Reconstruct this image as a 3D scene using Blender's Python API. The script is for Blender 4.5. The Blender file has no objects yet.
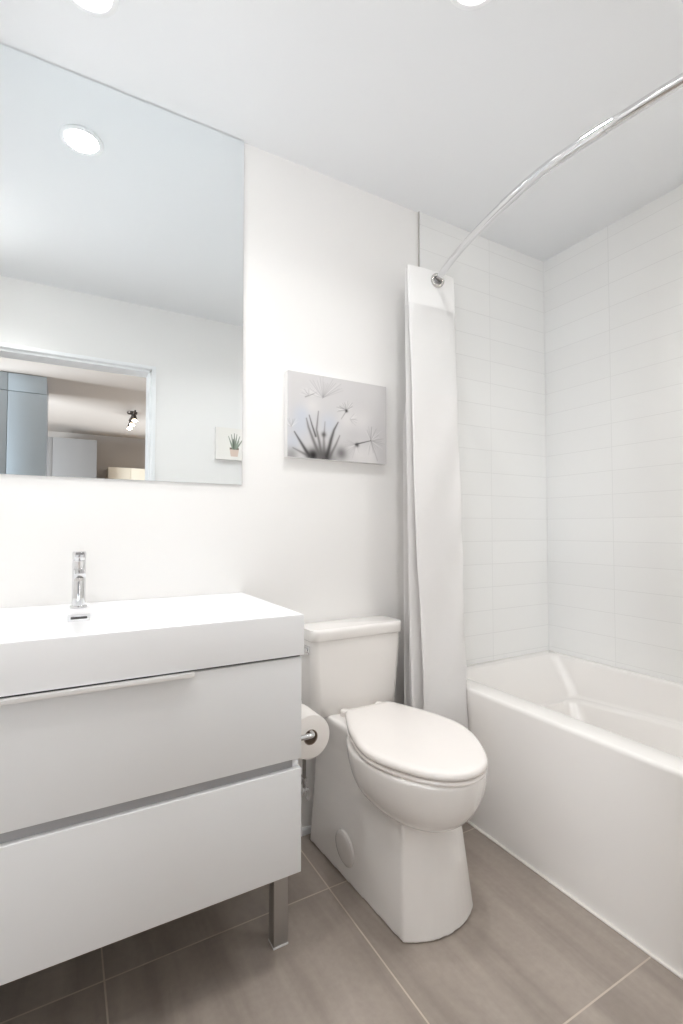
import bpy, bmesh, math, random
import numpy as np
from mathutils import Vector, Matrix

S = bpy.context.scene
COL = S.collection
R = math.radians
PI = math.pi

# ------------------------------------------------------------------ camera
cd = bpy.data.cameras.new('camera')
cam = bpy.data.objects.new('camera', cd)
COL.objects.link(cam)
cam.location = (0, 0, 1.08)
cam.rotation_euler = (R(90 + 1.937), 0, R(-29.576))
cd.sensor_width = 36.0
cd.lens = 488.0 / 1024.0 * 36.0
cd.clip_start = 0.02
S.camera = cam

# ------------------------------------------------------------------ light and exposure
S.view_settings.view_transform = 'Standard'
S.view_settings.look = 'None'
S.view_settings.gamma = 1.0
S.view_settings.use_curve_mapping = False
S.view_settings.exposure = 0.14
POT_STRENGTH = 30.0
POT_WATTS = 3.2
POT_SPREAD = 135
HALL_FILL = 150.0
HALL_FILL_RIGHT = 34.0
BOUNCE_FLASH = 2.1
SPOT_STRENGTH = 25.0
S.cycles.use_denoising = True
S.cycles.max_bounces = 14
S.cycles.diffuse_bounces = 10
S.cycles.glossy_bounces = 6
S.cycles.sample_clamp_indirect = 20.0
S.cycles.caustics_reflective = True
S.cycles.blur_glossy = 0.6

w = bpy.data.worlds.new('daylight')
S.world = w
w.use_nodes = True
w.node_tree.nodes['Background'].inputs[0].default_value = (0.80, 0.88, 1.0, 1)
w.node_tree.nodes['Background'].inputs[1].default_value = 0.6


def area(name, loc, target, sx, sy, watts, color):
    l = bpy.data.lights.new(name, 'AREA')
    l.shape = 'RECTANGLE'
    l.size, l.size_y = sx, sy
    l.energy = watts
    l.color = color
    o = bpy.data.objects.new(name, l)
    COL.objects.link(o)
    o.location = loc
    o.rotation_euler = (Vector(target) - Vector(loc)).to_track_quat('-Z', 'Y').to_euler()
    return o


# added area light for hall daylight at the left end; no window is built
area('hall_fill_left', (-2.42, -2.2, 1.35), (2.5, -3.3, 1.7), 1.5, 1.5, HALL_FILL, (0.86, 0.93, 1.0))
bpy.data.lights['hall_fill_left'].spread = R(120)
# added fill light at the right of the hallway, standing in for daylight
area('hall_fill_right', (1.9, -3.9, 1.3), (0.1, 0.0, 1.4), 1.4, 1.4, HALL_FILL_RIGHT, (0.90, 0.95, 1.0))

# unseen bounce flash added low in the doorway, aimed up at mirror and ceiling
dl = area('doorway_bounce_flash', (-0.30, -0.28, 0.95), (0.25, 1.5, 2.15), 0.40, 0.40, BOUNCE_FLASH, (0.90, 0.95, 1.0))
dl.data.spread = R(72)

# ------------------------------------------------------------------ materials


def mat(name, color, rough=0.5, metal=0.0, spec=0.5, coat=0.0, bump=0.0, bump_scale=200.0, emit=None, estr=0.0):
    m = bpy.data.materials.new(name)
    m.use_nodes = True
    nt = m.node_tree
    b = nt.nodes['Principled BSDF']
    b.inputs['Base Color'].default_value = (*color, 1)
    b.inputs['Roughness'].default_value = rough
    b.inputs['Metallic'].default_value = metal
    b.inputs['Specular IOR Level'].default_value = spec
    b.inputs['Coat Weight'].default_value = coat
    b.inputs['Coat Roughness'].default_value = 0.05
    if emit:
        b.inputs['Emission Color'].default_value = (*emit, 1)
        b.inputs['Emission Strength'].default_value = estr
    if bump:
        n = nt.nodes.new('ShaderNodeTexNoise')
        n.inputs['Scale'].default_value = bump_scale
        n.inputs['Detail'].default_value = 4
        tc = nt.nodes.new('ShaderNodeTexCoord')
        nt.links.new(tc.outputs['Object'], n.inputs['Vector'])
        bp = nt.nodes.new('ShaderNodeBump')
        bp.inputs['Strength'].default_value = bump
        bp.inputs['Distance'].default_value = 0.001
        nt.links.new(n.outputs['Fac'], bp.inputs['Height'])
        nt.links.new(bp.outputs['Normal'], b.inputs['Normal'])
    return m


M_wall = mat('warm_white_paint', (0.872, 0.862, 0.85), 0.55, spec=0.3, bump=0.08, bump_scale=350)
M_ceil = mat('ceiling_paint', (0.84, 0.852, 0.868), 0.7, spec=0.2, bump=0.06, bump_scale=300)
M_trim = mat('white_trim_paint', (0.90, 0.91, 0.92), 0.3, bump=0.02)
M_porc = mat('porcelain', (0.86, 0.835, 0.81), 0.10, spec=0.5, coat=0.4, bump=0.0)
M_seat = mat('seat_plastic', (0.85, 0.81, 0.78), 0.16, spec=0.5, bump=0.0)
M_acr = mat('tub_acrylic', (0.835, 0.81, 0.785), 0.24, spec=0.5, coat=0.2)
M_cab = mat('cabinet_gloss_white', (0.825, 0.835, 0.845), 0.28, spec=0.45, bump=0.01)
M_count = mat('counter_white', (0.845, 0.85, 0.86), 0.45, spec=0.3)
M_recess = mat('drawer_channel_grey', (0.40, 0.40, 0.41), 0.4, bump=0.01)
M_dark = mat('cavity_shade', (0.07, 0.07, 0.07), 0.6)
M_carc = mat('cabinet_carcass', (0.75, 0.75, 0.75), 0.5)
M_handle = mat('handle_white_metal', (0.88, 0.87, 0.86), 0.3, metal=0.15)
M_alu = mat('brushed_aluminium', (0.46, 0.44, 0.42), 0.38, metal=0.75, bump=0.05, bump_scale=400)
M_foot = mat('foot_plastic', (0.80, 0.80, 0.80), 0.4)
M_chrome = mat('chrome', (0.74, 0.74, 0.75), 0.07, metal=1.0)
M_nickel = mat('brushed_nickel', (0.62, 0.60, 0.58), 0.25, metal=1.0)
M_paper = mat('tissue_paper', (0.90, 0.865, 0.83), 0.9, spec=0.1, bump=0.5, bump_scale=140)
M_card = mat('cardboard_core', (0.30, 0.23, 0.18), 0.9, spec=0.1, bump=0.3)
M_caulk = mat('white_caulk', (0.88, 0.85, 0.81), 0.5)
M_tape = mat('canvas_side', (0.80, 0.79, 0.78), 0.85, spec=0.1, bump=0.4, bump_scale=900)
M_bluecab = mat('blue_grey_lacquer', (0.54, 0.62, 0.68), 0.35, spec=0.5)
M_bluedge = mat('cabinet_edge', (0.22, 0.25, 0.30), 0.3)
M_palecab = mat('pale_cabinet', (0.27, 0.258, 0.25), 0.5)
M_creamcab = mat('cream_cabinet', (0.85, 0.76, 0.62), 0.5)
M_hallwall = mat('hall_wall_paint', (0.52, 0.475, 0.435), 0.7, spec=0.2, bump=0.05)
M_hallceil = mat('hall_ceiling_paint', (0.66, 0.595, 0.54), 0.8, spec=0.2, bump=0.05)
M_hallfloor = mat('hall_wood_floor', (0.36, 0.28, 0.21), 0.4, bump=0.1, bump_scale=40)
M_bronze = mat('dark_bronze', (0.08, 0.065, 0.055), 0.35, metal=0.8)
M_pot = mat('downlight_diffuser', (0.9, 0.9, 0.9), 0.4, emit=(1.0, 0.955, 0.90), estr=POT_STRENGTH)
M_bulb = mat('spot_bulb', (0.9, 0.85, 0.75), 0.4, emit=(1.0, 0.80, 0.56), estr=SPOT_STRENGTH)
M_rubber = mat('black_rubber', (0.03, 0.03, 0.03), 0.5)


def fabric(name, color, transl, bump=0.25):
    m = mat(name, color, 0.9, spec=0.05, bump=bump, bump_scale=120)
    nt = m.node_tree
    b = nt.nodes['Principled BSDF']
    t = nt.nodes.new('ShaderNodeBsdfTranslucent')
    t.inputs['Color'].default_value = (*color, 1)
    mx = nt.nodes.new('ShaderNodeMixShader')
    mx.inputs[0].default_value = transl
    nt.links.new(b.outputs[0], mx.inputs[1])
    nt.links.new(t.outputs[0], mx.inputs[2])
    nt.links.new(mx.outputs[0], nt.nodes['Material Output'].inputs['Surface'])
    return m


M_cloth = fabric('curtain_polyester', (0.94, 0.93, 0.925), 0.35)
M_header = fabric('curtain_header_cotton', (0.97, 0.965, 0.96), 0.15)
M_sheer = fabric('curtain_sheer_voile', (0.935, 0.93, 0.925), 0.37, 0.1)


def mirror_mat():
    m = mat('silvered_glass', (0.91, 0.945, 0.958), 0.0, metal=1.0)
    return m


M_mirror = mirror_mat()
M_medge = mat('mirror_ground_edge', (0.45, 0.47, 0.48), 0.2, metal=0.5)


def tile_mat(name, ax, off, rowoff):
    m = mat(name, (0.85, 0.85, 0.84), 0.14, spec=0.5)
    nt = m.node_tree
    b = nt.nodes['Principled BSDF']
    g = nt.nodes.new('ShaderNodeNewGeometry')
    sp = nt.nodes.new('ShaderNodeSeparateXYZ')
    nt.links.new(g.outputs['Position'], sp.inputs[0])
    a = nt.nodes.new('ShaderNodeMath'); a.operation = 'SUBTRACT'
    a.inputs[1].default_value = off
    nt.links.new(sp.outputs[ax], a.inputs[0])
    c = nt.nodes.new('ShaderNodeMath'); c.operation = 'SUBTRACT'
    c.inputs[1].default_value = rowoff
    nt.links.new(sp.outputs['Z'], c.inputs[0])
    cb = nt.nodes.new('ShaderNodeCombineXYZ')
    nt.links.new(a.outputs[0], cb.inputs[0])
    nt.links.new(c.outputs[0], cb.inputs[1])
    br = nt.nodes.new('ShaderNodeTexBrick')
    br.offset = 0.0
    br.squash = 1.0
    nt.links.new(cb.outputs[0], br.inputs['Vector'])
    br.inputs['Scale'].default_value = 1.0
    br.inputs['Brick Width'].default_value = 0.41
    br.inputs['Row Height'].default_value = 0.1032
    br.inputs['Mortar Size'].default_value = 0.0013
    br.inputs['Mortar Smooth'].default_value = 0.3
    br.inputs['Color1'].default_value = (0.86, 0.86, 0.85, 1)
    br.inputs['Color2'].default_value = (0.845, 0.845, 0.835, 1)
    br.inputs['Mortar'].default_value = (0.76, 0.76, 0.75, 1)
    nt.links.new(br.outputs['Color'], b.inputs['Base Color'])
    bp = nt.nodes.new('ShaderNodeBump')
    bp.invert = True
    bp.inputs['Strength'].default_value = 0.4
    bp.inputs['Distance'].default_value = 0.001
    nt.links.new(br.outputs['Fac'], bp.inputs['Height'])
    nt.links.new(bp.outputs['Normal'], b.inputs['Normal'])
    return m


M_tile_x = tile_mat('white_wall_tile_end', 'X', 1.69 - 0.41 * 4, 0.61 - 0.1032 * 5)
M_tile_y = tile_mat('white_wall_tile_long', 'Y', 1.26 - 0.41 * 8, 0.61 - 0.1032 * 5)


def floor_mat():
    m = mat('taupe_floor_tile', (0.3, 0.27, 0.24), 0.32, spec=0.4)
    nt = m.node_tree
    N, L = nt.nodes, nt.links
    b = N['Principled BSDF']
    g = N.new('ShaderNodeNewGeometry')
    T = 0.6085
    off = N.new('ShaderNodeVectorMath'); off.operation = 'SUBTRACT'
    off.inputs[1].default_value = (0.7095 - T * 8, 1.3265 - T * 12, 0)
    L.new(g.outputs['Position'], off.inputs[0])
    br = N.new('ShaderNodeTexBrick')
    br.offset = 0.0
    L.new(off.outputs[0], br.inputs['Vector'])
    br.inputs['Scale'].default_value = 1.0
    br.inputs['Brick Width'].default_value = T
    br.inputs['Row Height'].default_value = T
    br.inputs['Mortar Size'].default_value = 0.0022
    br.inputs['Mortar Smooth'].default_value = 0.2
    br.inputs['Color1'].default_value = (0, 0, 0, 1)
    br.inputs['Color2'].default_value = (1, 1, 1, 1)
    # long soft streaks running along the tile
    mp = N.new('ShaderNodeVectorMath'); mp.operation = 'MULTIPLY'
    mp.inputs[1].default_value = (9.0, 0.9, 1.0)
    L.new(g.outputs['Position'], mp.inputs[0])
    # shift per tile
    sh = N.new('ShaderNodeVectorMath'); sh.operation = 'MULTIPLY_ADD'
    sh.inputs[1].default_value = (7.3, 3.1, 5.7)
    L.new(br.outputs['Color'], sh.inputs[0])
    L.new(mp.outputs[0], sh.inputs[2])
    n1 = N.new('ShaderNodeTexNoise')
    n1.inputs['Scale'].default_value = 1.0
    n1.inputs['Detail'].default_value = 6
    n1.inputs['Roughness'].default_value = 0.55
    n1.inputs['Distortion'].default_value = 0.4
    L.new(sh.outputs[0], n1.inputs['Vector'])
    r = N.new('ShaderNodeValToRGB')
    e = r.color_ramp.elements
    e[0].position = 0.36; e[0].color = (0.30, 0.256, 0.223, 1)
    e[1].position = 0.66; e[1].color = (0.425, 0.37, 0.325, 1)
    k = e.new(0.5); k.color = (0.365, 0.314, 0.273, 1)
    L.new(n1.outputs['Fac'], r.inputs[0])
    n2 = N.new('ShaderNodeTexNoise')
    n2.inputs['Scale'].default_value = 60
    n2.inputs['Detail'].default_value = 3
    L.new(g.outputs['Position'], n2.inputs['Vector'])
    mx0 = N.new('ShaderNodeMix'); mx0.data_type = 'RGBA'; mx0.blend_type = 'OVERLAY'
    mx0.inputs[0].default_value = 0.10
    L.new(r.outputs[0], mx0.inputs[6])
    L.new(n2.outputs['Fac'], mx0.inputs[7])
    mx = N.new('ShaderNodeMix'); mx.data_type = 'RGBA'
    L.new(br.outputs['Fac'], mx.inputs[0])
    L.new(mx0.outputs[2], mx.inputs[6])
    mx.inputs[7].default_value = (0.58, 0.50, 0.43, 1)
    L.new(mx.outputs[2], b.inputs['Base Color'])
    bp = N.new('ShaderNodeBump'); bp.invert = True
    bp.inputs['Strength'].default_value = 0.3
    bp.inputs['Distance'].default_value = 0.001
    L.new(br.outputs['Fac'], bp.inputs['Height'])
    L.new(bp.outputs['Normal'], b.inputs['Normal'])
    return m


M_floor = floor_mat()


def print_mat(name):
    m = mat(name, (0.8, 0.8, 0.8), 0.75, spec=0.15, bump=0.25, bump_scale=900)
    nt = m.node_tree
    a = nt.nodes.new('ShaderNodeVertexColor')
    a.layer_name = 'print'
    nt.links.new(a.outputs['Color'], nt.nodes['Principled BSDF'].inputs['Base Color'])
    return m


M_print = print_mat('printed_canvas')

# ------------------------------------------------------------------ mesh helpers


def obj(name, bm, m, parent=None, angle=38, smooth=True):
    """link a bmesh as ONE mesh object"""
    bmesh.ops.recalc_face_normals(bm, faces=bm.faces[:])
    if smooth:
        for f in bm.faces:
            f.smooth = True
        lim = R(angle)
        for e in bm.edges:
            if len(e.link_faces) == 2:
                e.smooth = e.calc_face_angle(0) < lim
    me = bpy.data.meshes.new(name)
    bm.to_mesh(me)
    bm.free()
    for x in (m if isinstance(m, (list, tuple)) else [m]):
        me.materials.append(x)
    o = bpy.data.objects.new(name, me)
    COL.objects.link(o)
    if parent:
        o.parent = parent
    return o


def tag(o, label, cat, group=None):
    o['label'] = label
    o['category'] = cat
    if group:
        o['group'] = group
    return o


def thing(name, label, cat, loc=(0, 0, 0), rotz=0.0, group=None):
    o = bpy.data.objects.new(name, None)
    o.empty_display_size = 0.05
    COL.objects.link(o)
    o.location = loc
    o.rotation_euler = (0, 0, rotz)
    return tag(o, label, cat, group)


def struct(name, bm, m, parent=None, smooth=True):
    o = obj(name, bm, m, parent, smooth=smooth)
    if not parent:
        o['kind'] = 'structure'
    return o


def rehome(o, parent):
    """parent while keeping world coordinates (parent has no scale)"""
    mw = Matrix.LocRotScale(parent.location, parent.rotation_euler, None)
    o.data.transform(mw.inverted())
    o.parent = parent
    return o


def box(x0, x1, y0, y1, z0, z1, bev=0.0, seg=2, bm=None):
    b = bmesh.new()
    bmesh.ops.create_cube(b, size=1.0)
    bmesh.ops.scale(b, vec=(x1 - x0, y1 - y0, z1 - z0), verts=b.verts)
    bmesh.ops.translate(b, vec=((x0 + x1) / 2, (y0 + y1) / 2, (z0 + z1) / 2), verts=b.verts)
    if bev:
        bmesh.ops.bevel(b, geom=b.edges[:], offset=bev, segments=seg, profile=0.5, affect='EDGES')
    if bm is None:
        return b
    return merge(bm, b)


def merge(bm, other):
    me = bpy.data.meshes.new('tmp')
    other.to_mesh(me)
    other.free()
    bm.from_mesh(me)
    bpy.data.meshes.remove(me)
    return bm


def loft(rings, close_ends=(True, True), bm=None, ring_closed=True):
    b = bm or bmesh.new()
    vr = [[b.verts.new(p) for p in r] for r in rings]
    n = len(rings[0])
    for a, c in zip(vr[:-1], vr[1:]):
        for i in range(n if ring_closed else n - 1):
            j = (i + 1) % n
            b.faces.new((a[i], a[j], c[j], c[i]))
    if close_ends[0]:
        b.faces.new(vr[0][::-1])
    if close_ends[1]:
        b.faces.new(vr[-1])
    return b


def lathe(profile, n=32, loc=(0, 0, 0), axis='Z', bm=None, caps=(True, True)):
    """profile: (radius, height) list"""
    rings = []
    for r, h in profile:
        ring = []
        for i in range(n):
            a = 2 * PI * i / n
            x, y = r * math.cos(a), r * math.sin(a)
            if axis == 'Z':
                p = (x, y, h)
            elif axis == 'Y':
                p = (x, h, y)
            else:
                p = (h, x, y)
            ring.append((p[0] + loc[0], p[1] + loc[1], p[2] + loc[2]))
        rings.append(ring)
    return loft(rings, caps, bm)


def tube(path, rad, n=16, bm=None, caps=True):
    pts = [Vector(p) for p in path]
    rings = []
    up = None
    for i, p in enumerate(pts):
        d = (pts[min(i + 1, len(pts) - 1)] - pts[max(i - 1, 0)]).normalized()
        if up is None:
            up = Vector((0, 0, 1)) if abs(d.z) < 0.9 else Vector((1, 0, 0))
        s = d.cross(up).normalized()
        up = s.cross(d).normalized()
        r = rad[i] if isinstance(rad, (list, tuple)) else rad
        rings.append([p + r * (math.cos(2 * PI * k / n) * s + math.sin(2 * PI * k / n) * up) for k in range(n)])
    return loft(rings, (caps, caps), bm)


def smooth_path(pts, n=8):
    """Catmull-Rom through the points"""
    P = [Vector(p) for p in pts]
    P = [2 * P[0] - P[1]] + P + [2 * P[-1] - P[-2]]
    out = []
    for i in range(1, len(P) - 2):
        for k in range(n):
            t = k / n
            out.append(0.5 * ((2 * P[i]) + (P[i + 1] - P[i - 1]) * t + (2 * P[i - 1] - 5 * P[i] + 4 * P[i + 1] - P[i + 2]) * t * t
                              + (3 * P[i] - P[i - 1] - 3 * P[i + 1] + P[i + 2]) * t ** 3))
    out.append(P[-2])
    return out


def rrect(x0, x1, y0, y1, r, z, k=8, zf=None):
    """rounded rectangle ring, 4*k points"""
    pts = []
    for cx, cy, a0 in ((x1 - r, y1 - r, 0), (x0 + r, y1 - r, 90), (x0 + r, y0 + r, 180), (x1 - r, y0 + r, 270)):
        for i in range(k):
            a = R(a0 + 90 * i / (k - 1))
            x, y = cx + r * math.cos(a), cy + r * math.sin(a)
            pts.append((x, y, zf(x, y) if zf else z))
    return pts


# ================================================================== ROOM SHELL
XL, XR, YF, YB, ZC = -0.50, 2.07, 0.09, 1.60, 2.418
YO = -0.03                       # outer face of the door wall
DX0, DX1, DZ = -0.45, 0.440, 2.03    # doorway

fl = struct('floor', box(XL - 0.1, XR + 0.1, YO, YB + 0.1, -0.10, 0.0), M_floor)
struct('ceiling', box(XL - 0.1, XR + 0.1, YO, YB + 0.1, ZC, ZC + 0.1), M_ceil)
wb = struct('wall_back', box(XL - 0.1, XR + 0.1, YB, YB + 0.1, 0, ZC), M_wall)
struct('wall_left', box(XL - 0.1, XL, YF, YB, 0, ZC), M_wall)
wr = struct('wall_right', box(XR, XR + 0.1, YF, YB, 0, ZC), M_tile_y)
b = box(XL - 0.1, DX0, YO, YF, 0, ZC)
box(DX1, XR + 0.1, YO, YF, 0, ZC, bm=b)
box(DX0, DX1, YO, YF, DZ, ZC, bm=b)
struct('wall_front', b, M_wall)

# tiled end of the tub alcove, with its metal edge strip
TX = 1.279
obj('tile_surround', box(TX + 0.003, XR, YB - 0.008, YB + 0.0005, 0.45, ZC), M_tile_x, wb, smooth=False)
obj('tile_edge_strip', box(TX, TX + 0.0032, YB - 0.009, YB + 0.0005, 0.0, ZC), M_nickel, wb, smooth=False)
# corner joint of the tiles
obj('corner_caulk', box(XR - 0.003, XR + 0.001, YB - 0.011, YB - 0.007, 0.487, ZC), mat('corner_grout', (0.78, 0.78, 0.77), 0.5), wb, smooth=False)

# door casing (stepped profile) and jamb lining
def casing(yface, ysign):
    b = bmesh.new()
    wd = 0.026
    for (a, c, t) in ((0.0, wd, 0.011), (0.003, wd * 0.55, 0.017), (0.006, wd * 0.25, 0.021)):
        y0, y1 = sorted((yface, yface + ysign * t))
        box(DX1 + a, DX1 + c, y0, y1, 0, DZ + c, 0.002, 2, b)
        box(DX0 - c, DX0 - a, y0, y1, 0, DZ + c, 0.002, 2, b)
        box(DX0 - a, DX1 + a, y0, y1, DZ + a, DZ + c, 0.002, 2, b)
    return b


struct('trim_1', casing(YF, 1), M_trim)
struct('trim_2', casing(YO, -1), M_trim)
b = box(DX1 - 0.012, DX1 + 0.003, YO - 0.001, YF + 0.001, 0, DZ)
box(DX0 - 0.003, DX0 + 0.012, YO - 0.001, YF + 0.001, 0, DZ, bm=b)
box(DX0, DX1, YO - 0.001, YF + 0.001, DZ - 0.012, DZ + 0.003, bm=b)
struct('door_1', b, M_trim)

struct('baseboard_back', box(0.0, 1.276, YB - 0.011, YB + 0.0005, 0, 0.024, 0.002), M_trim)
struct('baseboard_front', box(DX1 + 0.04, 1.29, YF - 0.0005, YF + 0.012, 0, 0.085, 0.002), M_trim)
# bead of caulk where the tub meets the floor
struct('trim_3', box(1.3035, 1.3145, 0.092, YB - 0.0005, 0.0, 0.006, 0.002), M_caulk)

# ------------------------------------------------------------------ the hallway beyond the door (seen in the mirror)
HX0, HX1, HY = -2.5, 2.6, -4.6
struct('floor_hall', box(HX0 - 0.1, HX1 + 0.1, HY - 0.1, YO, -0.10, 0.0), M_hallfloor)
struct('ceiling_hall', box(HX0 - 0.1, HX1 + 0.1, HY - 0.1, YO, ZC, ZC + 0.1), M_hallceil)
struct('wall_hall_far', box(HX0 - 0.1, HX1 + 0.1, HY - 0.1, HY, 0, ZC), M_hallwall)
struct('wall_hall_left', box(HX0 - 0.1, HX0, HY, YO, 0, ZC), M_hallwall)
struct('wall_hall_right', box(HX1, HX1 + 0.1, HY, YO, 0, ZC), M_hallwall)
b = box(HX0, XL - 0.1, YO, YO + 0.1, 0, ZC)
box(XR + 0.1, HX1, YO, YO + 0.1, 0, ZC, bm=b)
struct('wall_hall_near', b, M_hallwall)

# ================================================================== VANITY
VX0, VX1 = -0.455, 0.520
VYF, VYB = 1.117, 1.597
van = thing('vanity_cabinet', 'glossy white vanity cabinet with two wide drawers on square metal legs', 'cabinet', ((VX0 + VX1) / 2, 1.36, 0))


def part(name, bm, m, parent, **k):
    return rehome(obj(name, bm, m, None, **k), parent)


b = box(VX1 - 0.018, VX1, VYF + 0.019, VYB, 0.240, 0.762, 0.001)
box(VX0, VX0 + 0.018, VYF + 0.019, VYB, 0.240, 0.762, 0.001, bm=b)
box(VX0 + 0.017, VX1 - 0.017, VYB - 0.012, VYB, 0.25, 0.76, bm=b)
box(VX0 + 0.017, VX1 - 0.017, VYF + 0.03, VYB, 0.735, 0.757, bm=b)
carc = part('body', b, M_cab, van)
part('bottom_panel', box(VX0 + 0.017, VX1 - 0.017, VYF + 0.03, VYB, 0.240, 0.256), mat('shade_dark_board', (0.16, 0.15, 0.14), 0.8, spec=0.1, bump=0.2), van)['label'] = 'underside board coloured dark for shade'  # underside coloured dark to deepen the shade below the vanity


def drawer(z0, z1):
    f = obj('drawer', box(VX0, VX1, VYF, VYF + 0.018, z0, z1, 0.0015, 3), M_cab)
    bx = box(VX0 + 0.03, VX0 + 0.042, VYF + 0.017, VYB - 0.03, z0 + 0.025, z1 - 0.06)
    box(VX1 - 0.042, VX1 - 0.03, VYF + 0.017, VYB - 0.03, z0 + 0.025, z1 - 0.06, bm=bx)
    box(VX0 + 0.03, VX1 - 0.03, VYF + 0.03, VYB - 0.03, z0 + 0.025, z0 + 0.035, bm=bx)
    merge_me = bx
    o = obj('drawer_box', merge_me, M_carc)
    rehome(f, van)
    o.data.transform(Matrix.Translation(-Vector(van.location)))
    o.parent = f
    return f


d1 = drawer(0.513, 0.7605)
d2 = drawer(0.2375, 0.4885)
# grey finger channel between the drawers
part('finger_channel', box(VX0 + 0.019, VX1 - 0.0185, VYF + 0.014, VYF + 0.022, 0.4885, 0.514), M_recess, van)
part('gap_shade_strip', box(VX0 + 0.002, VX1 - 0.002, VYF + 0.008, VYF + 0.03, 0.7575, 0.7664), M_dark, van)  # dark-coloured strip painting the shade between drawer and countertop
# edge pull on the upper drawer
b = box(-0.18, 0.255, VYF - 0.016, VYF + 0.001, 0.7590, 0.7625, 0.001)
box(-0.18, 0.255, VYF - 0.016, VYF - 0.0125, 0.7540, 0.7625, 0.001, bm=b)
h = obj('handle', b, M_handle)
h.data.transform(Matrix.Translation(-Vector(van.location)))
h.parent = d1
h['label'] = 'slim white edge pull'
for lx in (VX1 - 0.036, VX0 + 0.001):
    for ly in (1.205, 1.54):
        lg = part('leg', box(lx, lx + 0.040, ly, ly + 0.034, 0.003, 0.241, 0.001), M_alu, van)
        ft = obj('foot', box(lx - 0.0008, lx + 0.0408, ly - 0.001, ly + 0.035, 0.0, 0.0055, 0.001), M_foot)
        ft.data.transform(Matrix.Translation(-Vector(van.location)))
        ft.parent = lg

# countertop sink, one moulded slab with a basin
CX0, CX1, CYF, CYB, CZ0, CZ = -0.457, 0.525, 1.113, 1.598, 0.7665, 0.866
k = 10
b = loft([
    rrect(CX0, CX1, CYF, CYB, 0.002, CZ0, k),
    rrect(CX0, CX1, CYF, CYB, 0.002, CZ - 0.003, k),
    rrect(CX0 + 0.0008, CX1 - 0.0008, CYF + 0.0008, CYB, 0.003, CZ - 0.0008, k),
    rrect(CX0 + 0.003, CX1 - 0.003, CYF + 0.003, CYB - 0.001, 0.003, CZ, k),
    rrect(-0.395, 0.463, CYF + 0.018, 1.470, 0.022, CZ, k),
    rrect(-0.392, 0.460, CYF + 0.020, 1.467, 0.022, CZ - 0.002, k),
    rrect(-0.388, 0.452, CYF + 0.022, 1.461, 0.022, CZ - 0.012, k),
    rrect(-0.372, 0.425, CYF + 0.030, 1.450, 0.03, CZ - 0.060, k),
    rrect(-0.355, 0.395, CYF + 0.045, 1.435, 0.03, CZ - 0.074, k),
    rrect(-0.15, 0.20, 1.24, 1.36, 0.03, CZ - 0.080, k),
])
sink = thing('countertop_sink', 'wide white rectangular countertop sink slab on top of the vanity cabinet', 'sink', (0.034, 1.36, 0))
part('basin', b, M_count, sink)
# overflow slot in the rear wall of the basin
OX, OZ, OY = 0.037, 0.8465, 1.4600
b = bmesh.new()
ring_o = [(p[0], OY - 0.0035, p[1]) for p in [(q[0], q[1]) for q in rrect(OX - 0.026, OX + 0.026, OZ - 0.0085, OZ + 0.0085, 0.002, 0, 5)]]
ring_o2 = [(p[0], OY + 0.004, p[2]) for p in ring_o]
ring_i = [(q[0], OY - 0.0035, q[1]) for q in rrect(OX - 0.0192, OX + 0.0192, OZ - 0.0031, OZ + 0.0031, 0.001, 0, 5)]
ring_i2 = [(p[0], OY + 0.0035, p[2]) for p in ring_i]
loft([ring_o2, ring_o, ring_i, ring_i2], (False, False), b)
ov = part('overflow', b, M_chrome, sink)
sl = obj('slot', box(OX - 0.0195, OX + 0.0195, OY - 0.0028, OY + 0.002, OZ - 0.0032, OZ + 0.0032), M_dark)
sl.data.transform(Matrix.Translation(-Vector(sink.location)))
sl.parent = ov
b = lathe([(0.004, 0.0), (0.031, 0.0), (0.032, 0.002), (0.031, 0.0035), (0.024, 0.004), (0.022, 0.006), (0.004, 0.0065)], 32, (0.03, 1.30, CZ - 0.0800))
part('drain', b, M_chrome, sink)

# faucet
FX, FY = 0.0365, 1.508
fa = thing('faucet', 'small chrome single-lever faucet standing at the back of the white sink', 'faucet', (FX, FY, CZ))
b = lathe([(0.0205, 0), (0.0212, 0.001), (0.0212, 0.005), (0.0205, 0.0062), (0.016, 0.0064)], 32)
obj('base_ring', b, M_chrome, fa)
b = lathe([(0.0165, 0.006), (0.0165, 0.126), (0.0155, 0.1275)], 36)
obj('body', b, M_chrome, fa)
# flat spout towards the basin
def spout_ring(y, zc, hw, hh, r):
    return [(q[0], y, zc + q[1]) for q in rrect(-hw, hw, -hh, hh, r, 0, 5)]
b = loft([spout_ring(-0.005, 0.097, 0.0135, 0.0105, 0.005), spout_ring(-0.050, 0.095, 0.0135, 0.0088, 0.004),
          spout_ring(-0.088, 0.0925, 0.0138, 0.0068, 0.003), spout_ring(-0.0885, 0.0925, 0.0134, 0.0064, 0.003)])
for v in b.verts:
    if v.co.y < -0.08:
        v.co.y += (0.0993 - v.co.z) * 0.9 - 0.004
sp = obj('spout', b, M_chrome, fa)
b = lathe([(0.0085, -0.004), (0.009, -0.001), (0.009, 0.004)], 20, (0, -0.078, 0.0835))
obj('aerator', b, M_nickel, sp)
# lever cap on top, tilted a little forward, with its flat tongue
b = lathe([(0.0145, 0.127), (0.0165, 0.1295), (0.0170, 0.148), (0.0155, 0.1515), (0.006, 0.152)], 36)
loft([spout_ring(0.004, 0.1405, 0.0100, 0.0055, 0.002), spout_ring(-0.028, 0.1440, 0.0098, 0.0042, 0.002),
      spout_ring(-0.050, 0.1480, 0.0095, 0.0030, 0.0015)], bm=b)
obj('lever', b, M_chrome, fa)

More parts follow.
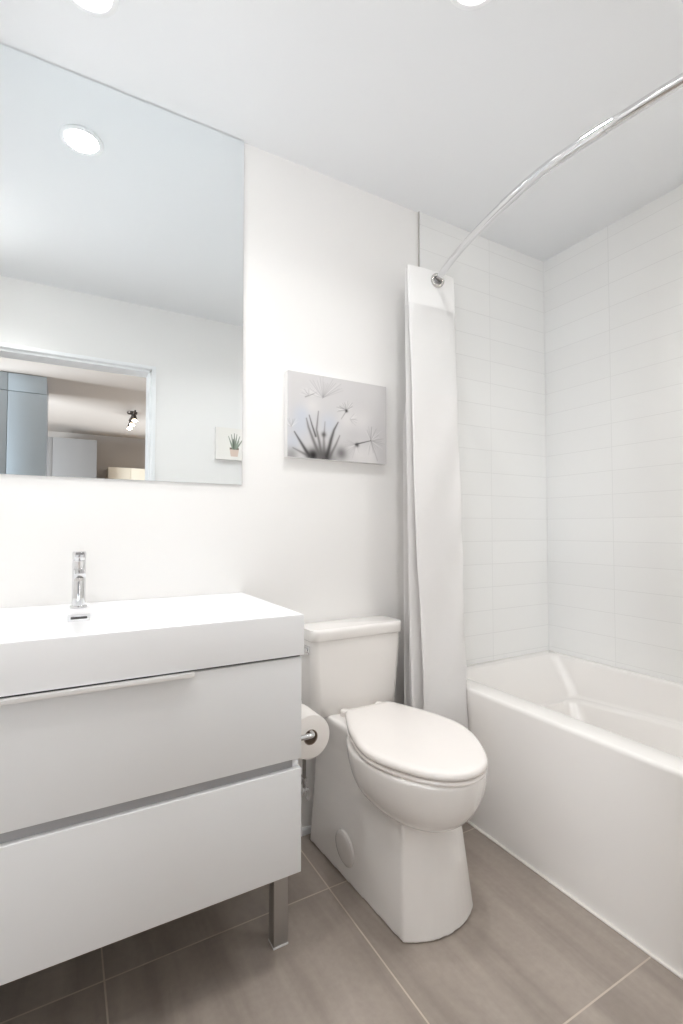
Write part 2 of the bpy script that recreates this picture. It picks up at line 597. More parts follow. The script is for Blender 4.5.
# ================================================================== MIRROR
b = box(-0.46, 0.518, 1.5935, 1.5992, 1.2275, 2.4155)
for f in b.faces:
    f.material_index = 0 if f.normal.y < -0.9 else 1
o = obj('wall_mirror', b, [M_mirror, M_medge], smooth=False)
tag(o, 'large frameless mirror on the wall above the sink reaching the ceiling', 'mirror')

# ================================================================== TOILET
TO = (0.897, 1.5965, 0)
toilet = thing('toilet', 'white two-piece skirted toilet between the vanity and the tub, lid closed', 'toilet', TO, R(0.6))
# (local frame: x to the right, -y away from the wall)


def dring(hw, d0, d1, bow, z, rf=0.02, n=14, hw0=None):
    """skirt outline: straight sides, bowed front at distance d1, flat back at d0"""
    hw0 = hw0 or hw
    pts = [(-hw0, -d0)]
    pts += [(-hw0 + (hw0 - hw) * t, -(d0 + (d1 - bow - d0) * t)) for t in (0.25, 0.5, 0.75, 0.97)]
    # bowed front from left to right, with rounded corner
    for i in range(n + 1):
        t = -1 + 2 * i / n
        x = hw * math.sin(t * PI / 2 * 0.97)
        y = -(d1 - bow * (abs(x) / hw) ** 2.2)
        pts.append((x, y))
    pts += [(hw0 - (hw0 - hw) * t, -(d0 + (d1 - bow - d0) * t)) for t in (0.97, 0.75, 0.5, 0.25)]
    pts += [(hw0, -d0)]
    return [(x, y, z) for x, y in pts]


def shifted(ring, dx):
    return [(x + dx, y, z) for x, y, z in ring]


ped = loft([shifted(dring(0.1280, 0.035, 0.583, 0.043, 0.002, hw0=0.148), 0.006), shifted(dring(0.1262, 0.035, 0.580, 0.042, 0.012, hw0=0.146), 0.006),
            shifted(dring(0.116, 0.035, 0.562, 0.042, 0.14, hw0=0.139), 0.009),
            shifted(dring(0.105, 0.032, 0.541, 0.040, 0.26, hw0=0.134), 0.014), shifted(dring(0.098, 0.025, 0.500, 0.040, 0.36, hw0=0.129), 0.008),
            dring(0.112, 0.015, 0.36, 0.02, 0.44, hw0=0.128),
            dring(0.108, 0.017, 0.34, 0.02, 0.452, hw0=0.124)])


def egg(hw, dc, lf, lb, z, n=48):
    """egg outline: half width, centre distance, length to front and to back"""
    pts = []
    for i in range(n):
        a = 2 * PI * i / n
        c, s = math.cos(a), math.sin(a)
        L = lf if s > 0 else lb
        px = 1.0 if s > 0 else 0.80
        x = hw * math.copysign(abs(c) ** (0.95 if s > 0 else 0.80), c)
        y = dc + L * math.copysign(abs(s) ** px, s)
        pts.append((x, -y, z))
    return pts


rings = []
for i in range(15):
    t = i / 14
    a = t * PI / 2 * 0.97
    s = math.cos(a) ** 0.62
    z = 0.437 - 0.178 * math.sin(a) ** 1.1
    hw = 0.1745 * s
    # front keeps forward, back pulls in under the seat
    front = 0.400 + (0.671 - 0.400) * s + 0.06 * (1 - s)
    back = 0.20 + (0.400 - 0.20) * (1 - s)
    dc = 0.420 + 0.02 * (1 - s)
    rings.append([(x * (1 - 0.16 * min(1, max(0, (0.36 + y) / 0.16))), y, z_) for x, y, z_ in egg(max(hw, 0.01), dc, max(front - dc, 0.01), max(dc - back, 0.01), z)])
bowl = loft(rings)
merge(ped, bowl)
bw = obj('bowl', ped, M_porc, toilet)
rm = bw.modifiers.new('union', 'REMESH')
rm.mode = 'VOXEL'
rm.voxel_size = 0.003
rm.use_smooth_shade = True
sm = bw.modifiers.new('soften', 'SMOOTH')
sm.factor = 0.5
sm.iterations = 34

# round access cap on the left side of the skirt
b = lathe([(0.010, 0.0035), (0.040, 0.0035), (0.050, 0.0015), (0.0525, -0.001), (0.0525, -0.008)], 40, (0, 0, 0), 'X')
for v in b.verts:
    v.co.x = -v.co.x
# local place of the cap
bmesh.ops.rotate(b, cent=(0, 0, 0), matrix=Matrix.Rotation(R(-3.8), 3, 'Y'), verts=b.verts)
bmesh.ops.translate(b, vec=(-0.1298, -0.253, 0.088), verts=b.verts)
obj('skirt_cap', b, M_porc, toilet)


# seat ring and lid
LID_PROFILE = [(0.1880, 0.068), (0.1900, 0.079), (0.1965, 0.089), (0.2125, 0.100), (0.245, 0.116), (0.31, 0.1465), (0.385, 0.170), (0.44, 0.178), (0.4925, 0.1715),
               (0.5425, 0.1525), (0.60, 0.1195), (0.6375, 0.0905), (0.66, 0.063), (0.674, 0.032), (0.679, 0.0)]


def seat_outline(inset, z, lift=0.014):
    """lid outline from its half-width profile, shrunk by inset"""
    sm_ = smooth_path([(w_, d_, 0) for d_, w_ in LID_PROFILE], 4)
    half = [(p.x, p.y) for p in sm_]
    full = half + [(-x, y) for x, y in half[-2::-1]]
    n_ = len(full)
    pts = []
    for i in range(n_):
        x0, y0 = full[(i - 1) % n_]
        x1, y1 = full[(i + 1) % n_]
        tx, ty = x1 - x0, y1 - y0
        L = math.hypot(tx, ty) or 1.0
        nx, ny = ty / L, -tx / L                # outward for this winding
        x, y = full[i][0] - nx * inset, full[i][1] - ny * inset
        pts.append((x, -y, z + lift * min(1, max(0, (0.60 - y) / 0.40))))
    return pts


def shrunk(ring, f, dz):
    return [(x * f, -0.42 + (y + 0.42) * f, z + dz + 0.014 * (min(1, max(0, (0.60 - (0.42 - (y + 0.42) * f)) / 0.40)) - min(1, max(0, (0.60 + y) / 0.40)))) for x, y, z in ring]


so = [seat_outline(i, z) for i, z in ((0.010, 0.4365), (0.004, 0.4385), (0.002, 0.443), (0.004, 0.4485), (0.010, 0.4505))]
si = [seat_outline(0.062, z) for z in (0.4505, 0.4365)]
b = loft(so + si + [so[0]], (False, False))
bmesh.ops.remove_doubles(b, verts=b.verts, dist=1e-6)
obj('seat', b, M_seat, toilet)
lr = [seat_outline(i, z) for i, z in ((0.012, 0.4525), (0.003, 0.4530), (0.0005, 0.4555), (0.0, 0.460), (0.001, 0.466), (0.005, 0.4705), (0.010, 0.4722))]
b = loft(lr + [shrunk(lr[-1], f, dz) for f, dz in ((0.92, 0.0009), (0.80, 0.0016), (0.62, 0.0022), (0.42, 0.0026), (0.22, 0.0028), (0.05, 0.0028))])
obj('lid', b, M_seat, toilet, angle=60)
for sx in (-0.07, 0.07):
    b = lathe([(0.006, 0.0), (0.013, 0.0), (0.0145, 0.002), (0.0145, 0.018), (0.012, 0.021), (0.004, 0.0215)], 20, (sx, -0.157, 0.450))
    obj('hinge', b, M_seat, toilet)


# tank with rounded front corners, tapering downwards
def tank_ring(hw, d0, d1, r, z, bow=0.006):
    pts = rrect(-hw, hw, -d1, -d0, r, z, 10)
    return [(x, y - (bow * (1 - (x / hw) ** 2) if y < -(d0 + d1) / 2 else 0), z) for x, y, _ in pts]


b = loft([tank_ring(0.160, 0.020, 0.128, 0.030, 0.449), tank_ring(0.170, 0.016, 0.132, 0.030, 0.455),
          tank_ring(0.174, 0.012, 0.135, 0.030, 0.50), tank_ring(0.182, 0.010, 0.140, 0.026, 0.66),
          tank_ring(0.183, 0.010, 0.141, 0.026, 0.704)])
tank = obj('tank', b, M_porc, toilet)
b = loft([tank_ring(0.180, 0.012, 0.138, 0.024, 0.7030), tank_ring(0.186, 0.006, 0.146, 0.026, 0.7045), tank_ring(0.188, 0.004, 0.1485, 0.026, 0.709),
          tank_ring(0.187, 0.004, 0.150, 0.026, 0.730), tank_ring(0.1855, 0.005, 0.1495, 0.026, 0.7375),
          tank_ring(0.186, 0.008, 0.145, 0.024, 0.7420), tank_ring(0.175, 0.018, 0.135, 0.02, 0.7432)])
obj('tank_lid', b, M_porc, toilet, angle=60)
# chrome trip lever on the left side of the tank
b = box(-0.190, -0.179, -0.120, -0.086, 0.660, 0.688, 0.003, 2)
box(-0.1965, -0.1885, -0.118, -0.052, 0.666, 0.682, 0.003, 2, bm=b)
obj('flush_lever', b, M_chrome, toilet)

# ================================================================== TUB
AX = 1.3126
RZ = 0.487
tub = thing('bathtub', 'white alcove bathtub with a plain flat apron along the tiled wall', 'bathtub', ((AX + XR) / 2, 0.845, 0))
Y0, Y1 = 0.092, YB - 0.0085
X1 = XR - 0.0005


def ledge_z(x, y):
    t = min(1, max(0, (1.42 - y) / 0.9))
    return 0.325 + 0.085 * t


K = 12
rings = [
    rrect(AX, X1, Y0, Y1, 0.003, 0.0, K),
    rrect(AX, X1, Y0, Y1, 0.003, RZ - 0.014, K),
    rrect(AX + 0.001, X1, Y0, Y1, 0.003, RZ - 0.007, K),
    rrect(AX + 0.005, X1, Y0, Y1, 0.003, RZ - 0.0015, K),
    rrect(AX + 0.012, X1 - 0.001, Y0 + 0.001, Y1 - 0.001, 0.003, RZ, K),
    rrect(1.398, 2.040, 0.150, 1.545, 0.045, RZ, K),
    rrect(1.404, 2.034, 0.156, 1.538, 0.045, RZ - 0.003, K),
    rrect(1.409, 2.031, 0.162, 1.530, 0.045, RZ - 0.012, K),
    rrect(1.428, 2.006, 0.20, 1.425, 0.050, 0, K, lambda x, y: ledge_z(x, y) + 0.012),
    rrect(1.431, 2.000, 0.205, 1.420, 0.050, 0, K, lambda x, y: ledge_z(x, y) + 0.003),
    rrect(1.438, 1.990, 0.208, 1.414, 0.050, 0, K, lambda x, y: ledge_z(x, y)),
    rrect(1.442, 1.962, 0.212, 1.400, 0.055, 0, K, lambda x, y: ledge_z(x, y) - 0.003),
    rrect(1.446, 1.953, 0.216, 1.394, 0.060, 0, K, lambda x, y: ledge_z(x, y) - 0.014),
    rrect(1.475, 1.915, 0.25, 1.31, 0.08, 0.16, K),
    rrect(1.50, 1.89, 0.28, 1.27, 0.09, 0.115, K),
    rrect(1.56, 1.83, 0.35, 1.18, 0.09, 0.10, K),
]
o = obj('tub_shell', loft(rings), M_acr, None, angle=50)
rehome(o, tub)

# ================================================================== SHOWER ROD AND CURTAIN
RODZ = 2.05
rod = thing('shower_rod', 'curved chrome shower curtain rod arching over the bathtub near the ceiling', 'curtain rod', (1.31, 0.845, RODZ))
ctrl = [(1.318, 1.5990), (1.292, 1.540), (1.257, 1.460), (1.205, 1.32), (1.165, 1.18), (1.129, 1.006), (1.112, 0.845), (1.124, 0.684),
        (1.150, 0.51), (1.190, 0.37), (1.257, 0.23), (1.292, 0.15), (1.318, 0.0915)]
path = smooth_path([(x, y, RODZ) for x, y in ctrl], 8)
collar = [p for p in path if 0.684 <= p.y <= 1.01]
part('tube', tube(path, 0.0127, 20), M_chrome, rod)
part('sleeve', tube(collar, 0.0140, 20), M_chrome, rod)
for yy, sgn in ((1.5915, -1), (0.0900, 1)):
    pr = [(0.010, 0.0), (0.036, 0.0), (0.038, sgn * 0.003), (0.034, sgn * 0.009), (0.020, sgn * 0.014), (0.014, sgn * 0.03), (0.012, sgn * 0.03)]
    part('flange', lathe(pr, 32, (1.316, yy, RODZ), 'Y'), M_chrome, rod)


def rod_x(y):
    best = min(path, key=lambda p: abs(p.y - y))
    return best.x


ct = thing('shower_curtain', 'white fabric shower curtain gathered in pleats against the wall beside the tub', 'curtain', (1.22, 1.50, 0))
random.seed(4)
NP = 11
jl = [random.uniform(0.0, 0.030) for _ in range(NP + 1)]
jr = [random.uniform(0.0, 0.040) for _ in range(NP + 1)]
ZT, ZB = 2.084, 0.20


def yfront(z):
    h = (ZT - z) / (ZT - ZB)
    return 1.455 - 0.112 * h ** 1.0


def section(z):
    h = (ZT - z) / (ZT - ZB)
    yf, yb = yfront(z), 1.578
    pts = []
    spread = min(1.0, max(0.0, (1.60 - z) / 0.12))     # below the sheer window the cloth stands a little fuller
    for i in range(NP + 1):
        u = i / NP
        y = yb + (yf - yb) * (u ** 0.85)
        if i % 2 == 0:      # left fold
            x = (0.757 - 0.012 * spread) * y + jl[i] * (0.4 + 0.6 * h) + 0.004
            if i >= NP - 1:
                x = 0.762 * y + 0.078 * h ** 1.1 + 0.004 * (1 - spread)
            elif i >= NP - 3:
                x = 0.757 * y + 0.030 * h * h
        else:               # right fold
            x = (1.338 - 0.040 * h ** 0.9) - jr[i] * 0.6
            if i == NP:
                x = 1.343 - 0.045 * h
        pts.append(Vector((x, y)))
    # last panel: flat front
    out = []
    for i in range(NP):
        a, c = pts[i], pts[i + 1]
        m = 9 if i < NP - 1 else 22
        for k_ in range(m):
            t = k_ / m
            e = 0.5 - 0.5 * math.cos(PI * t)
            x = a.x + (c.x - a.x) * e
            y = a.y + (c.y - a.y) * t
            if i == NP - 1:
                # soft wrinkles in the front panel
                y += 0.006 * h * math.sin(9 * t + 2.1 * math.sin(7 * z)) + 0.0035 * math.sin(31 * z + 6 * t) * h * t + 0.005 * h * math.sin(17 * z - 11 * t) * t
                y -= 0.010 * math.sin(PI * t)
            out.append((x, y))
    out.append((pts[-1].x, pts[-1].y + 0.003))
    # rolled front hem
    out.append((pts[-1].x + 0.003, pts[-1].y + 0.010))
    return out


def cloth(z0, z1, n, flare=0.0, zcurve=None):
    rings = []
    for i in range(n + 1):
        z = z0 + (z1 - z0) * i / n
        s = section(z)
        rings.append([(x, y, z) for x, y in s])
    b = bmesh.new()
    loft(rings, (False, False), b, ring_closed=False)
    return b


def shell(o, t):
    m = o.modifiers.new('cloth_thickness', 'SOLIDIFY')
    m.thickness = t
    m.offset = 0
    o.modifiers.new('crisp_hems', 'EDGE_SPLIT').split_angle = R(70)


o = part('header_band', cloth(ZT, 1.935, 12), M_header, ct, angle=75); shell(o, 0.0012)
o['label'] = 'thick white header band'
o = part('sheer_window', cloth(1.935, 1.592, 16), M_sheer, ct, angle=75); shell(o, 0.0012)
o['label'] = 'sheer white window panel'
o = part('cloth_body', cloth(1.592, ZB, 70), M_cloth, ct, angle=75); shell(o, 0.0012)
# chrome ring in the front panel, the rod runs through it
ry = 1.4400
rx = rod_x(ry)
b = bmesh.new()
ringpts = []
tang = Vector((1.205 - 1.292, 1.32 - 1.54, 0)).normalized()
for j in range(3):
    yy = ry + (0.0 if j == 0 else 0.020 * j)
    c = Vector((rod_x(yy) - 0.004, yy, RODZ - 0.005))
    bb = bmesh.new()
    R1, R2 = 0.0215, 0.0072
    ringsT = []
    for a in range(36):
        A = 2 * PI * a / 36
        ringsT.append([((R1 + R2 * math.cos(B)) * math.cos(A), 1.1 * R2 * math.sin(B), (R1 + R2 * math.cos(B)) * math.sin(A)) for B in [2 * PI * q / 12 for q in range(12)]])
    loft(ringsT + [ringsT[0]], (False, False), bb)
    bmesh.ops.remove_doubles(bb, verts=bb.verts, dist=1e-6)
    bmesh.ops.rotate(bb, cent=(0, 0, 0), matrix=Matrix.Rotation(R(-12), 3, 'Z'), verts=bb.verts)
    bmesh.ops.translate(bb, vec=c, verts=bb.verts)
    part('ring', bb, M_nickel, ct, angle=180)

# ================================================================== TOILET PAPER AND HOLDER
PX, PY, PZ = 0.5885, 1.205, 0.516
hold = thing('toilet_paper_holder', 'small chrome paper holder fixed to the right side of the vanity', 'holder', (VX1, PY - 0.012, PZ + 0.004))
o = part('mount_plate', lathe([(0.004, 0.0), (0.021, 0.0), (0.022, 0.001), (0.022, 0.006), (0.020, 0.008), (0.009, 0.008)], 28, (VX1 + 0.0002, PY - 0.018, PZ + 0.0125), 'X'), M_chrome, hold)
o = part('arm', tube(smooth_path([(VX1 + 0.006, PY - 0.018, PZ + 0.0125), (PX - 0.02, PY - 0.018, PZ + 0.0125), (PX - 0.005, PY - 0.016, PZ + 0.0125), (PX, PY - 0.006, PZ + 0.0125), (PX, PY + 0.02, PZ + 0.0125), (PX, PY + 0.125, PZ + 0.0125)], 6), 0.0072, 16), M_chrome, hold)

ro, ri, rl = 0.0585, 0.0205, 0.105
roll = thing('toilet_paper_roll', 'white toilet paper roll hanging beside the vanity, end facing the camera', 'toilet paper', (PX, PY, PZ))
n = 48
prof = [(ri, 0.0), (ro - 0.003, 0.0), (ro - 0.0006, 0.0012), (ro, 0.004), (ro, rl - 0.004), (ro - 0.003, rl), (ri, rl)]
b = lathe(prof + [prof[0]], n, axis='Y', caps=(False, False))
bmesh.ops.remove_doubles(b, verts=b.verts, dist=1e-6)
obj('paper', b, M_paper, roll)
b = lathe([(ri - 0.0002, -0.0003), (ri - 0.0002, rl + 0.0003), (ri - 0.0018, rl + 0.0003), (ri - 0.0018, -0.0003), (ri - 0.0002, -0.0003)], n, axis='Y', caps=(False, False))
bmesh.ops.remove_doubles(b, verts=b.verts, dist=1e-6)
o = obj('cardboard_core', b, M_card, roll)
o['label'] = 'brown cardboard tube'

# ================================================================== WATER SUPPLY
sv = thing('water_supply_valve', 'small chrome shut-off valve low on the wall between vanity and toilet', 'valve', (0.725, YB, 0.19))
b = lathe([(0.008, 0.0), (0.028, 0.0), (0.027, -0.003), (0.014, -0.008), (0.009, -0.008)], 28, (0, -0.0115 + 0.0115, 0), 'Y')
obj('escutcheon', b, M_chrome, sv)
b = lathe([(0.0075, -0.005), (0.0075, -0.048), (0.013, -0.049), (0.013, -0.085), (0.010, -0.087)], 24, axis='Y')
lathe([(0.008, 0.0), (0.008, 0.022), (0.0105, 0.023), (0.0105, 0.036), (0.006, 0.038)], 20, (0, -0.066, 0.006), bm=b)
obj('valve_body', b, M_chrome, sv)
ov_ = []
for yy, s in ((-0.087, 0.9), (-0.089, 1.0), (-0.096, 1.0), (-0.099, 0.85)):
    ov_.append([(0.011 * s * math.cos(2 * PI * i / 28), yy, 0.021 * s * math.sin(2 * PI * i / 28)) for i in range(28)])
obj('knob', loft(ov_), M_chrome, sv)
b = tube(smooth_path([(0, -0.066, 0.040), (0.0, -0.066, 0.10), (0.006, -0.064, 0.17), (0.020, -0.062, 0.22), (0.027, -0.062, 0.262)], 8), 0.0062, 14)
o = obj('hose', b, mat('braided_steel', (0.30, 0.28, 0.26), 0.45, metal=0.6, bump=0.5, bump_scale=700), sv)
o['label'] = 'grey braided hose'

# ================================================================== WALL PICTURES


def canvas(name, label, x0, x1, z0, z1, yface, ywall, img, flip):
    """stretched canvas; img(u, v) arrays -> linear rgb, printed on the front face"""
    t = thing(name, label, 'picture', ((x0 + x1) / 2, ywall, (z0 + z1) / 2))
    d = 0.0012 if yface < ywall else -0.0012
    ya, yb = sorted((yface + d, ywall))
    part('stretcher', box(x0, x1, ya, yb, z0, z1, 0.0012), M_tape, t)
    W = 230
    Hn = int(W * (z1 - z0) / (x1 - x0))
    us, vs = np.meshgrid((np.arange(W + 1)) / W, (np.arange(Hn + 1)) / Hn)
    colr = img(us, vs)
    xs = x0 + 0.0004 + us * (x1 - x0 - 0.0008)
    zs = z0 + 0.0004 + vs * (z1 - z0 - 0.0008)
    verts = np.stack([xs - t.location[0], np.full_like(xs, yface - t.location[1]), zs - t.location[2]], -1).reshape(-1, 3)
    idx = np.arange((W + 1) * (Hn + 1)).reshape(Hn + 1, W + 1)
    q = np.stack([idx[:-1, :-1], idx[:-1, 1:], idx[1:, 1:], idx[1:, :-1]], -1).reshape(-1, 4)
    if flip:
        q = q[:, ::-1]
    me = bpy.data.meshes.new('print')
    me.from_pydata(verts.tolist(), [], q.tolist())
    ca = me.color_attributes.new('print', 'FLOAT_COLOR', 'POINT')
    rgba = np.ones((len(verts), 4), np.float32)
    rgba[:, :3] = colr.reshape(-1, 3)
    ca.data.foreach_set('color', rgba.ravel())
    me.materials.append(M_print)
    o = bpy.data.objects.new('print', me)
    COL.objects.link(o)
    o.parent = t
    o.modifiers.new('cloth_thickness', 'SOLIDIFY').thickness = 0.001
    return t


def lin(c):
    c = np.asarray(c, float) / 255.0
    return np.where(c < 0.04045, c / 12.92, ((c + 0.055) / 1.055) ** 2.4)


def uv_from_crop(px, py):
    u = (px - 30) / 610.0
    top, bot = 30 + 100 * u, 570 + 40 * u
    return u, (bot - py) / (bot - top)


def seg_dist(u, v, a, c, asp):
    ax, ay, cx, cy = a[0], a[1] * asp, c[0], c[1] * asp
    dx, dy = cx - ax, cy - ay
    t = np.clip(((u - ax) * dx + (v * asp - ay) * dy) / (dx * dx + dy * dy + 1e-12), 0, 1)
    return np.hypot(u - (ax + t * dx), v * asp - (ay + t * dy)), t


def seeds_image(u, v):
    asp = 0.307 / 0.42
    base = np.ones(u.shape + (3,)) * np.array([214., 212., 212.])
    base -= 10 * (u[..., None] * 0.6 + (1 - v[..., None]) * 0.7)

    def blob(px, py, r, col, k):
        nonlocal base
        c = uv_from_crop(px, py)
        d = np.hypot(u - c[0], (v - c[1]) * asp) / r
        w_ = (np.exp(-d * d) * k)[..., None]
        base = base * (1 - w_) + np.array(col, float) * w_

    def stroke(pts, w0, w1, col, k, soft=1.0):
        nonlocal base
        P = [uv_from_crop(*p) for p in pts]
        m = len(P) - 1
        best = np.zeros(u.shape)
        for i in range(m):
            d, t = seg_dist(u, v, P[i], P[i + 1], asp)
            s = (i + t) / m
            wd = w0 + (w1 - w0) * s
            best = np.maximum(best, np.exp(-(d / wd) ** 2 * soft) * (k * (1 - 0.35 * s)))
        w_ = best[..., None]
        base = base * (1 - w_) + np.array(col, float) * w_

    for p in ((100, 380, .10), (270, 360, .09), (60, 480, .07), (110, 300, .08)):
        blob(p[0], p[1], p[2], (196, 203, 216), 0.55)
    for p in ((170, 250, .07), (380, 340, .09), (460, 540, .09), (540, 560, .08), (480, 350, .10)):
        blob(p[0], p[1], p[2], (226, 223, 222), 0.6)
    for p in ((560, 420, .14), (420, 440, .10), (600, 560, .08)):
        blob(p[0], p[1], p[2], (190, 188, 190), 0.35)
    # big faint sprays of fine hairs
    rnd = random.Random(5)
    for (cx, cy, rr, nn, a0, a1, kk) in ((230, 200, 150, 26, 20, 170, .28), (375, 275, 62, 24, 20, 200, .55), (150, 190, 60, 12, 0, 180, .35),
                                         (535, 465, 95, 22, -110, 130, .42), (440, 490, 90, 16, 150, 300, .25), (50, 385, 70, 12, 40, 160, .35), (400, 330, 55, 12, -60, 60, .35)):
        for i in range(nn):
            a = R(a0 + (a1 - a0) * (i + rnd.uniform(-.3, .3)) / nn)
            L = rr * rnd.uniform(.6, 1.0)
            stroke([(cx, cy), (cx + L * math.cos(a), cy - L * math.sin(a))], .0032, .0028, rnd.choice([(128, 126, 128), (240, 238, 237), (150, 148, 150)]), kk)
    D = (62, 60, 60)
    G = (104, 101, 101)
    blob(175, 560, .055, (40, 38, 38), .95)
    blob(245, 572, .065, (52, 50, 50), .9)
    blob(345, 545, .055, (104, 101, 102), .75)
    blob(50, 560, .06, (130, 128, 128), .6)
    blob(238, 430, .021, (78, 76, 76), .85)
    stroke([(150, 560), (110, 490), (68, 415)], .018, .006, D, .9)
    stroke([(140, 560), (60, 515)], .014, .006, G, .7)
    stroke([(215, 565), (178, 470), (148, 385), (136, 330)], .020, .006, G, .85)
    stroke([(190, 440), (168, 370), (152, 310)], .010, .005, D, .75)
    stroke([(225, 565), (212, 480), (195, 400), (206, 285)], .019, .005, G, .85)
    stroke([(240, 570), (238, 440)], .022, .010, G, .8)
    stroke([(240, 430), (245, 350)], .009, .005, G, .5)
    stroke([(258, 565), (282, 460), (300, 400), (325, 352)], .020, .006, D, .85)
    stroke([(275, 565), (312, 490), (335, 435)], .016, .006, G, .75)
    stroke([(435, 488), (535, 465)], .006, .004, D, .9)
    blob(445, 492, .018, (70, 68, 68), .85)
    blob(377, 280, .013, (40, 38, 38), .95)
    stroke([(377, 280), (345, 330)], .005, .004, G, .5)
    stroke([(130, 195), (180, 175)], .006, .004, (120, 118, 118), .5)
    stroke([(535, 465), (540, 380)], .005, .004, G, .5)
    stroke([(535, 465), (580, 590)], .005, .004, G, .4)
    blob(300, 590, .05, (110, 108, 108), .3)
    return lin(np.clip(base, 0, 255))


canvas('canvas_picture', 'canvas picture of grey dandelion seeds on the wall above the toilet', 0.6735, 1.0935, 1.3315, 1.6375, 1.570, YB, seeds_image, False)


def plant_image(u, v):
    asp = 0.207 / 0.243
    base = np.ones(u.shape + (3,)) * np.array([240., 237., 232.])

    def stroke(a, c, w0, w1, col, k):
        nonlocal base
        d, t = seg_dist(u, v, a, c, asp)
        wd = w0 + (w1 - w0) * t
        w_ = (np.exp(-(d / wd) ** 4) * k)[..., None]
        base = base * (1 - w_) + np.array(col, float) * w_
    # pot
    inside = (np.abs(u - 0.5) < 0.095 + 0.03 * (v - 0.12) / 0.2) & (v > 0.11) & (v < 0.34)
    base[inside] = np.array([222., 202., 190.])
    rim = (np.abs(u - 0.5) < 0.125) & (v >= 0.33) & (v < 0.385)
    base[rim] = np.array([128., 116., 106.])
    for (x, y, g) in ((.34, .74, 150), (.42, .80, 140), (.50, .84, 128), (.57, .82, 150), (.65, .76, 148), (.74, .68, 140), (.38, .58, 158), (.63, .60, 165), (.47, .66, 104), (.55, .70, 146)):
        stroke((0.5 + (x - .5) * .25, .37), (x, y), .030, .008, (g * .92, g * .99, g * .90), .88)
    return lin(np.clip(base, 0, 255))


canvas('canvas_picture', 'small square potted plant picture on the wall beside the doorway, seen in the mirror', 0.826, 1.069, 1.5215, 1.728, 0.112, YF, plant_image, True)

# ================================================================== CEILING DOWNLIGHTS


def downlight(x, y, label, watts=POT_WATTS):
    t = thing('ceiling_downlight', label, 'ceiling light', (x, y, ZC), group='recessed ceiling downlights')
    b = lathe([(0.052, -0.0005), (0.068, -0.0005), (0.0685, -0.003), (0.066, -0.005), (0.054, -0.006), (0.0515, -0.004)], 40, caps=(False, False))
    loft_close = [e for e in b.edges if len(e.link_faces) == 1]
    bmesh.ops.bridge_loops(b, edges=loft_close)
    obj('trim_ring', b, M_trim, t)
    b = lathe([(0.001, -0.0005), (0.0525, -0.0005), (0.0525, -0.0035), (0.001, -0.004)], 40)
    obj('diffuser', b, M_pot, t)
    l = bpy.data.lights.new('downlight_lamp', 'AREA')
    l.shape = 'DISK'
    l.size = 0.10
    l.energy = watts
    l.color = (0.995, 1.0, 0.998)
    l.spread = R(POT_SPREAD)
    lo = bpy.data.objects.new('downlight_lamp', l)
    COL.objects.link(lo)
    lo.parent = t
    lo.location = (0, 0, -0.0055)
    return t


downlight(0.030, 1.320, 'round white recessed ceiling light in front of the mirror', 2.6)
downlight(0.850, 0.835, 'round white recessed ceiling light over the floor before the toilet', 3.4)
downlight(-0.380, 0.660, 'added unseen fill downlight in the corner left of the doorway', 3.2)  # added out of view to brighten the vanity front and floor
downlight(1.660, 0.360, 'added unseen fill downlight over the foot of the tub', 2.6)  # added out of view to brighten the tiles and tub

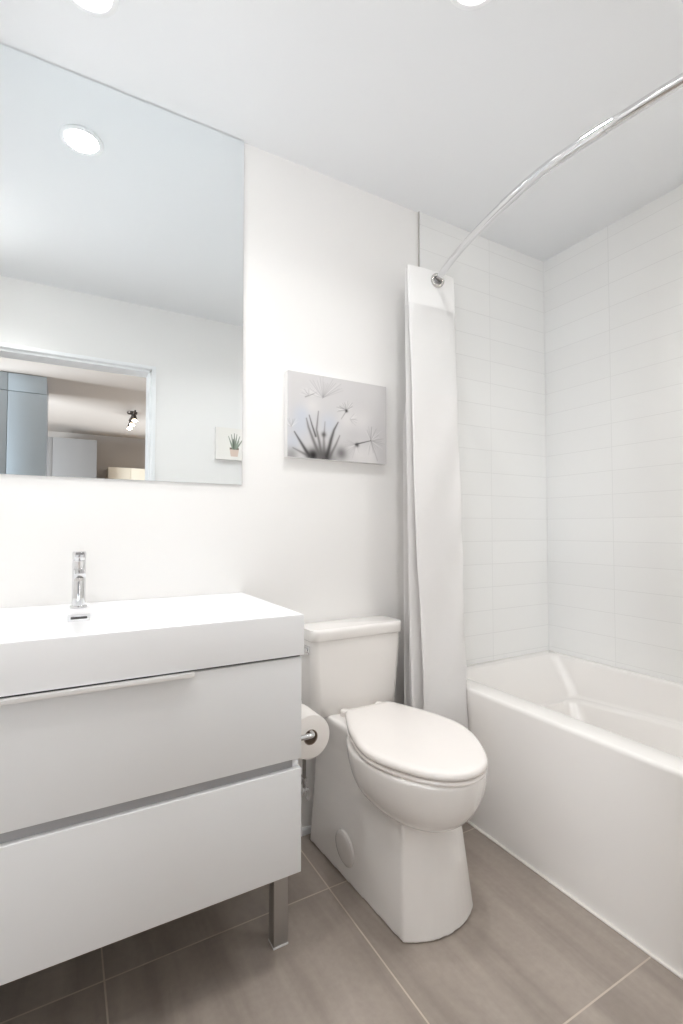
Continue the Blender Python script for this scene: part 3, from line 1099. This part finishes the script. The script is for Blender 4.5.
# ================================================================== HALLWAY FURNITURE (reflected in the mirror)
# tall blue-grey glossy wardrobe
t = thing('tall_cupboard', 'tall glossy blue-grey cupboard reflected at the left of the doorway', 'cupboard', (-0.45, -2.1, 0))
b = box(-0.73, -0.158, -2.40, -1.822, 0.0, 2.416)
part('body', b, M_bluedge, t)
for (xa, xb_, za, zb, nm) in ((-0.438, -0.150, 0.08, 2.255, 'door'), (-0.73, -0.442, 0.08, 2.255, 'door'), (-0.438, -0.156, 2.260, 2.412, 'top_panel'), (-0.73, -0.442, 2.260, 2.412, 'top_panel')):
    part(nm, box(xa, xb_, -1.822, -1.80, za, zb, 0.001), M_bluecab, t)
# pale tall cabinet further back
t = thing('tall_cabinet', 'pale flat-fronted tall cabinet reflected behind the blue-grey cupboard', 'cabinet', (0.06, -4.3, 0))
part('body', box(-0.235, 0.357, -4.595, -4.02, 0.0, 2.245), M_palecab, t)
part('door', box(-0.235, -0.152, -4.02, -4.0, 0.08, 2.245, 0.001), M_palecab, t)
part('door', box(-0.148, 0.357, -4.02, -4.0, 0.08, 2.245, 0.001), M_palecab, t)
# cream wall cabinet under the spotlights
t = thing('wall_cabinet', 'warm lit cream cabinet top reflected below the ceiling spotlights', 'cabinet', (0.75, -4.45, 1.5))
part('body', box(0.515, 1.10, -4.599, -4.26, 1.25, 1.93), M_creamcab, t)
part('door', box(0.515, 0.80, -4.26, -4.24, 1.25, 1.93, 0.001), M_creamcab, t)
part('door', box(0.804, 1.10, -4.26, -4.24, 1.25, 1.93, 0.001), M_creamcab, t)

# ceiling spotlight bar
t = thing('ceiling_spotlight', 'dark ceiling spotlight bar with three lit bulbs reflected in the mirror', 'spotlight', (0.657, -2.85, ZC))
b = lathe([(0.002, -0.0003), (0.055, -0.0003), (0.057, -0.004), (0.052, -0.022), (0.002, -0.024)], 28)
obj('canopy', b, M_bronze, t)
obj('bar', tube([(0.0, 0.28, -0.045), (0.0, -0.28, -0.045)], 0.010, 14), M_bronze, t)
obj('stem', tube([(0, 0, -0.02), (0, 0, -0.045)], 0.008, 12), M_bronze, t)
for i, yy in enumerate((0.24, 0.0, -0.24)):
    d = Vector((-0.06, 0.45, -0.80)).normalized()
    p0 = Vector((0, yy, -0.045))
    p1 = p0 + Vector((0, 0.0, -0.05))
    b = tube([p0, p1], 0.006, 10)
    tube([p1 - d * 0.012, p1 + d * 0.012, p1 + d * 0.055, p1 + d * 0.065], [0.014, 0.019, 0.028, 0.029], 20, b)
    hd = obj('spot_head', b, M_bronze, t)
    bl = obj('bulb', tube([p1 + d * 0.0652, p1 + d * 0.070], [0.026, 0.020], 20), M_bulb, hd)
